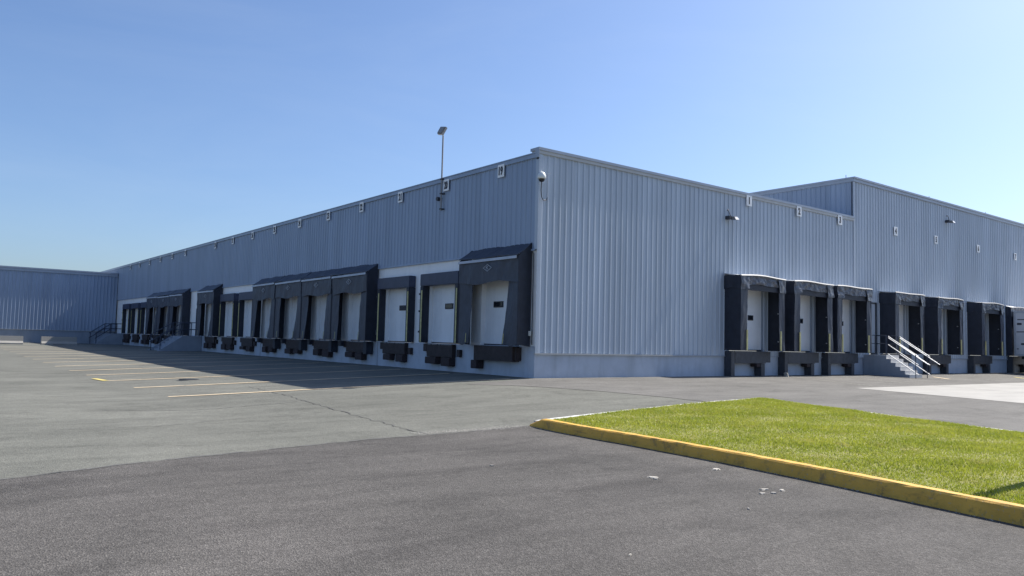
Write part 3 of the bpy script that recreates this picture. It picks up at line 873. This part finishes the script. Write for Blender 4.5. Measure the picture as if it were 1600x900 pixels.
def numsign(num, loc, rz, label, group, narrow=1.0):
    t = thing('number_sign', label, 'sign', loc, rz, group)
    MB().box((-.21, -.015, -.25), (.21, .0, .25)).build('panel', M['sign'], t, bevel=.003)
    me = textmesh(num, .34)
    o = bpy.data.objects.new('number', me); C.objects.link(o); o.parent = t
    wx = max(v.co.x for v in me.vertices)*2
    o.scale = (min(1.0, .27/wx), 1, 1.3)
    return t
ycs = {0: 2.22, 1: 6.14}
for k in range(17):
    if k == 10: continue
    num = str(19+k if k < 10 else 18+k)
    where = 'nearest the corner' if k == 0 else f'{bay[k]} from the corner'
    numsign(num, (-.088, ycs.get(k, LB[k]-.05), 7.94), R(-90), f'white sign with black number {num} under the long roof edge', 'bay numbers on the long wall')
for i, x in enumerate([12.63, 16.73, 20.53, 26.56, 31.58, 37.61, 43.73]):
    numsign(str(i+1), (x, -.09 if i < 3 else -.055, 8.12 if i < 3 else 8.17), 0, f'white sign with black number {i+1} high on the short wall', 'bay numbers on the short wall')

# ------------------------------------------------------------------ lamps, camera
t = thing('pole_light', 'square floodlight on a thin pole rising above the long roof edge', 'floodlight', (-.14, 6.43, 6.86))
MB().tube([(0, 0, 0), (0, 0, 3.3)], .035).build('pole', M['lampgrey'], t)
for z in (.05, .72, 1.35): MB().box((-.05, -.07, z), (.15, .07, z+.05)).build('bracket', M['darkgrey'], t)
hd = MB(); hd.box((-.19, -.2, -.05), (.19, .2, .06)); hd.box((-.16, -.17, .06), (.16, .17, .10))
m4 = Matrix.Translation((-.02, .04, 3.50)) @ Matrix.Rotation(R(12), 4, 'X') @ Matrix.Rotation(R(-66), 4, 'Y')
hd.v = [tuple(m4 @ Vector(v)) for v in hd.v]
h_ = hd.build('lamp_head', M['lampgrey'], t, bevel=.012)
ln = MB().box((-.155, -.165, -.056), (.155, .165, -.051)); ln.v = [tuple(m4 @ Vector(v)) for v in ln.v]; ln.build('lens', M['lens'], h_)
t = thing('junction_box', 'small round junction box on the long wall beside the light pole', 'junction box', (-.04, 6.75, 7.42))
MB().tube([(0, 0, 0), (-.12, 0, 0)], .09, 12).build('housing', M['darkgrey'], t)
MB().tube([(-.04, 0, 0), (-.04, -.3, -.02)], .015).build('conduit', M['darkgrey'], t)

def flood(label, loc):
    t = thing('wall_floodlight', label, 'floodlight', loc, 0, 'floodlights on the short wall'); t.scale = (.78, .78, .78)
    MB().tube([(-.28, -.04, .45), (-.34, -.14, .52), (-.38, -.22, .42), (-.30, -.25, .22), (-.22, -.25, .12)], .02).build('conduit', M['darkgrey'], t)
    MB().box((-.42, -.30, -.06), (-.16, -.0, .14)).build('bracket', M['darkgrey'], t, bevel=.02)
    h = MB().add([(-.16, -.55, -.13), (.2, -.55, -.09), (.2, -.22, -.04), (-.16, -.22, -.08), (-.15, -.45, .10), (.15, -.45, .12), (.15, -.2, .13), (-.15, -.2, .11)],
             [(0,3,2,1),(4,5,6,7),(0,1,5,4),(1,2,6,5),(2,3,7,6),(3,0,4,7)]).build('housing', M['lampgrey'], t, bevel=.015)
    MB().add([(-.13, -.556, -.10), (.17, -.556, -.06), (.135, -.462, .09), (-.13, -.462, .07)], [(0,1,2,3)]).build('lens', M['lens'], h)
    return t
flood('grey floodlight on the short wall, left of sign 1', (11.25, -.03, 7.1))
flood('grey floodlight on the tall part of the short wall, right of sign 5', (33.2, -.03, 9.42))
#flood('grey floodlight low at the right end of the short wall', (45.1, -.03, 9.2)) if False else None

t = thing('security_camera', 'white dome security camera hanging at the top of the building corner', 'camera', (.0, -.06, 7.3))
MB().lathe([(.03, .22), (.07, .20), (.12, .15), (.15, .08), (.16, .03), (.16, -.03), (.14, -.05)], (-.10, -.22, 0), 20).build('housing', M['white_plastic'], t, smooth=True)
MB().lathe([(.12, -.052), (.115, -.09), (.08, -.145), (.02, -.165)], (-.10, -.22, 0), 16).build('dome', M['glass'], t, smooth=True)
MB().tube([(-.10, -.22, .2), (-.06, -.12, .25), (.05, .0, .22)], .03).build('arm', M['white_plastic'], t)
MB().tube([(-.08, -.2, -.12), (-.06, -.15, -.45), (.02, -.09, -.68), (.14, -.05, -.78), (.30, -.04, -.76), (.34, -.04, -.66)], .017, 6).build('cable', M['darkgrey'], t)
MB().tube([(.34, -.04, -.7), (.34, -.04, .2), (.5, -.04, .28)], .013, 6).build('conduit', M['trim'], t)

# small control boxes on white wall
for i, (y, z, lab) in enumerate([(.28, 1.62, 'small white control box beside the shelter nearest the corner'), (8.15, 3.0, 'small white box between the first two flat dock seals'), (12.02, 1.55, 'small white control box at the near end of the joined four shelters')]):
    t = thing('control_box', lab, 'box', (.04 if i else -.0, y, z))
    MB().box((-.09, -.07, -.09), (.04, .07, .09)).build('housing', M['white_plastic'], t, bevel=.01)
    MB().tube([(-.03, .0, -.08), (-.03, .0, -.35)], .012, 6).build('conduit', M['darkgrey'], t)
t = thing('wall_conduit', 'thin dark conduit running down the wall at the building corner', 'pipe', (.02, .18, 1.2))
MB().tube([(-.04, 0, 0), (-.04, 0, 3.35), (-.04, .25, 3.6)], .018, 6).build('pipe', M['darkgrey'], t)

# ------------------------------------------------------------------ stairs
def stair(name, label, loc, rz, width, plat, run, rise, nst, mat, lit, railmat, raillab=None):
    """local: x along wall to the right, -y outwards; platform then steps going outwards"""
    t = thing(name, label, 'stairs', loc, rz)
    z0 = terr(loc[0], loc[1])
    poly = [(0, -.5), (0, rise), (-plat, rise)]
    zb = -.08; st = (rise-zb)/nst; tr = run/nst
    y = -plat; z = rise
    for i in range(nst):
        z -= st; poly.append((y, z)); y -= tr
        if i < nst-1: poly.append((y, z))
    poly.append((y, z-.0)); poly.append((y, -.5))
    MB().prism(poly, .0, width, 'x').build('steps', M['concrete'] if lit else mat, t)  # lit stairs: paler concrete stands in for sun grazing the risers
    if lit:
        # side wall in darker concrete that stands in for shade, a hair proud, stopping under the nosings
        p2 = [(0, -.5), (0, rise-.03), (-plat, rise-.03)]
        y = -plat; z = rise-.03
        for i in range(nst):
            z -= st; p2.append((y, z)); y -= tr
            if i < nst-1: p2.append((y, z))
        p2.append((y, -.5))
        MB().prism(p2, -.03, -.002, 'x').build('side_wall', mat, t)
    else:
        p2 = [(-.0, -.5), (0, rise+.02), (-plat, rise+.02), (-plat-run-.08, -.0), (-plat-run-.2, -.0), (-plat-run-.2, -.5)]
        for xx in ((-.12, -.002), (width+.002, width+.12)):
            MB().prism(p2, *xx, 'x').build('side_wall', mat, t)
    return t
st_r = stair('concrete_stairs', 'pale concrete stairs and landing projecting from the short dock wall', (23.0, .0, 0), 0, 1.35, 1.26, 1.46, 1.08, 6, M['concrete_blue'], True, 'galv')
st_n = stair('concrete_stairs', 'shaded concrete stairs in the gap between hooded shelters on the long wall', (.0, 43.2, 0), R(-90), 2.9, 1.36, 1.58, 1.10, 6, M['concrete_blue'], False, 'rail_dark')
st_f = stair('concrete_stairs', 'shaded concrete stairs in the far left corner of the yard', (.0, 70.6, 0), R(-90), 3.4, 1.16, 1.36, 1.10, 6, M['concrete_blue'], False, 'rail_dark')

def railing(label, loc, rz, x, plat, run, rise, mat, heavy, wallrail=True, r=.024):
    t = thing('handrail', label, 'handrail', loc, rz)
    s = (rise+.08)/run
    zt = rise+1.04
    ye = -plat-run-.08
    def zat(y, h): return (rise+h) if y > -plat else rise+h+(y+plat)*s*.82
    for h in ((1.04, .52) if not heavy else (1.04, .60, .10)):
        if heavy:
            MB().tube([(x, -plat-.08, zat(-plat-.08, h)), (x, ye-.1, zat(ye-.1, h))], r).build('rail', M[mat], t)
            if wallrail and h > .2: MB().tube([(x, -.02, rise+h), (x, -plat+.02, rise+h)], r*.8).build('rail', M['rail_dark'], t)
        else:
            MB().tube([(x, -.02, rise+h), (x, -plat, rise+h), (x, ye, zat(ye, h))], r).build('rail', M[mat], t)
    if heavy:
        MB().tube([(x+.09, -plat-.04, zat(-plat-.04, .93)), (x+.09, ye-.55, zat(ye-.55, .93))], r*1.1).build('grab_rail', M[mat], t)
    for y in ((-plat+.04, ye+.04) if heavy else (-.12, -plat*.55, -plat, ye+.1)):
        zb_ = rise-.02 if y > -plat-.01 else -.2
        MB().tube([(x, y, zb_), (x, y, zat(y, 1.04))], r).build('post', M['rail_dark' if heavy else mat], t)
    if heavy: MB().tube([(x, -plat*.5, rise-.02), (x, -plat*.5, rise+1.04)], r*.8).build('post', M['rail_dark'], t)
    return t
railing('bright galvanised handrail on the near side of the pale stairs', (23.0, 0, 0), 0, .04, 1.26, 1.46, 1.08, 'galv', True, r=.021)
railing('bright galvanised handrail on the far side of the pale stairs', (23.0, 0, 0), 0, 1.3, 1.26, 1.46, 1.08, 'galv', True, r=.021)
railing('dark handrail on the near side of the shaded middle stairs', (0, 43.2, 0), R(-90), 2.84, 1.36, 1.58, 1.10, 'rail_dark', False, r=.032)
railing('dark handrail on the far side of the shaded middle stairs', (0, 43.2, 0), R(-90), .06, 1.36, 1.58, 1.10, 'rail_dark', False, r=.032)
railing('dark handrail on the near side of the stairs in the far corner', (0, 70.6, 0), R(-90), 3.34, 1.16, 1.36, 1.10, 'rail_dark', False, r=.04)
railing('dark handrail on the far side of the stairs in the far corner', (0, 70.6, 0), R(-90), .06, 1.16, 1.36, 1.10, 'rail_dark', False, r=.04)

# ------------------------------------------------------------------ concrete barriers
def barrier(label, x0, x1, y, seed):
    t = thing('concrete_barrier', label, 'barrier', ((x0+x1)/2, y, terr((x0+x1)/2, y)), R(random.Random(seed).uniform(-2, 2)), 'barriers by the far wing')
    L = (x1-x0)/2
    prof = [(-.30, .02), (-.30, .12), (-.14, .30), (-.09, .74), (.09, .74), (.14, .30), (.30, .12), (.30, .02)]
    MB().prism(prof, -L, L, 'x').build('body', M['pad'], t, bevel=.012)
    f = MB(); 
    for a, b in ((-L, -L*.35), (L*.35, L)): f.box((a, -.29, 0), (b, .29, .02))
    f.build('foot', M['concrete'], t)
    for xx in (-L*.5, L*.5): MB().box((xx-.04, -.06, .745), (xx+.04, .06, .77)).build('lifting_plate', M['steel_edge'], t)
barrier('sunlit white concrete barrier at the left edge before the far wing', -12.5, -9.6, 60, 1)
barrier('shaded concrete barrier, right of the sunlit one, before the far wing', -8.2, -5.33, 60.2, 2)

# ------------------------------------------------------------------ trailer backed into the last dock
t = thing('semi_trailer', 'dirty white box trailer backed into the rightmost dock', 'trailer', (43.42, -.46, 0))
bd = MB().box((-1.3, -13.4, 1.24), (1.3, .0, 4.22)).build('body', M['trailer'], t, bevel=.03)
rbm = MB()
rbm.box((-1.325, -13.4, 1.16), (-1.302, 0, 1.30)); rbm.box((-1.325, -13.4, 4.10), (-1.302, 0, 4.25)); rbm.box((-1.33, -.12, 1.31), (-1.302, -.0, 4.09))
rbm.build('side_rail', M['galv'], t)
v = MB()
for y in range(1, 11): v.box((-1.306, -y*1.22-.015, 1.31), (-1.301, -y*1.22+.015, 4.09))
v.build('panel_seam', M['steel_edge'], t)
for a_, b_, c_2, d_ in ((-.48, -.20, 3.28, 3.42), (-.9, -.22, 3.62, 3.68), (-.28, -.16, 1.62, 1.68), (-.66, -.42, 1.92, 2.04), (-.7, -.16, 2.78, 2.84)):
    MB().box((-1.309, a_, c_2), (-1.3015, b_, d_)).build('placard', M['darkgrey'], t)
MB().box((-.6, -13.2, .95), (.6, -.2, 1.18)).build('chassis', M['darkgrey'], t)
for y in (-1.6, -2.9):
    for sg in (-1, 1):
        w_ = MB().tube([(sg*.72, y, .42), (sg*1.24, y, .42)], .52, 24).build('wheel', M['tyre'], t, bevel=.03)
        MB().tube([(sg*1.2, y, .42), (sg*1.26, y, .42)], .27, 16).build('rim', M['galv'], w_)
mf = MB(); mf.box((-1.2, -.75, .35), (-.5, -.73, 1.15)); mf.box((.5, -.75, .35), (1.2, -.73, 1.15)); mf.build('mud_flap', M['rubber'], t)
for sg in (-1, 1): MB().box((sg*.9-.08, -10.6, -.25), (sg*.9+.08, -10.4, 1.17)).build('landing_leg', M['darkgrey'], t)

# ------------------------------------------------------------------ camera
cy, cp, cr = R(37.68588), R(3.88440), 0.
yaw, pitch, roll = R(37.68588134), R(3.8843994), R(1.40396589)
f_ = Vector((math.sin(yaw)*math.cos(pitch), math.cos(yaw)*math.cos(pitch), math.sin(pitch)))
r_ = Vector((math.cos(yaw), -math.sin(yaw), 0)); u_ = r_.cross(f_)
c_, s_ = math.cos(roll), math.sin(roll)
r2 = c_*r_+s_*u_; u2 = -s_*r_+c_*u_
cam = bpy.data.cameras.new('camera'); co = bpy.data.objects.new('camera', cam); C.objects.link(co)
Mx = Matrix((( r2.x, u2.x, -f_.x, -18.201936), (r2.y, u2.y, -f_.y, -22.10329588), (r2.z, u2.z, -f_.z, 1.31333742), (0, 0, 0, 1)))
co.matrix_world = Mx
cam.sensor_width = 36; cam.lens = 1229.2085/1600*36; cam.clip_start = .05; cam.clip_end = 5000
scene.camera = co

# ------------------------------------------------------------------ light
EL = 46.5; AZ = 92.6        # degrees from +Y towards +X: sun stands along the short wall, a touch in front of it
w = bpy.data.worlds.new('World'); scene.world = w; w.use_nodes = True
nt = w.node_tree; bg = nt.nodes['Background']
sky = nt.nodes.new('ShaderNodeTexSky'); sky.sky_type = 'NISHITA'; sky.sun_disc = False
sky.sun_elevation = R(EL); sky.sun_rotation = R(AZ); sky.altitude = 100
sky.air_density = 1.0; sky.dust_density = 1.7; sky.ozone_density = 1.6
tint = mix(nt, 'MULTIPLY', 1, sky.outputs[0], (.89, 1.03, 1.25))   # camera white balance leans blue
# very thin high cirrus, only a few per cent brighter than the clear sky
tc = nt.nodes.new('ShaderNodeTexCoord'); mpg = nt.nodes.new('ShaderNodeMapping'); mpg.inputs['Scale'].default_value = (1.6, 1.6, 7)
nt.links.new(tc.outputs['Generated'], mpg.inputs['Vector'])
cf = ramp(nt, noise(nt, mpg.outputs['Vector'], 1.5, 7, .6, .7), [(.45, 0.), (.8, .07)])
tint = mix(nt, 'MIX', cf, tint, (6.2, 6.9, 7.6))
nt.links.new(tint, bg.inputs['Color']); bg.inputs['Strength'].default_value = .086
sd = bpy.data.lights.new('sun', 'SUN'); so = bpy.data.objects.new('sun', sd); C.objects.link(so)
sd.energy = 5.0; sd.angle = R(.53); sd.color = (1, .95, .87)
d = Vector((math.sin(R(AZ))*math.cos(R(EL)), math.cos(R(AZ))*math.cos(R(EL)), math.sin(R(EL))))
so.rotation_euler = d.to_track_quat('Z', 'Y').to_euler()
so.location = (30, -20, 40)
scene.view_settings.view_transform = 'Standard'; scene.view_settings.look = 'None'
scene.view_settings.exposure = .6; scene.view_settings.gamma = 1
scene.render.engine = 'CYCLES'
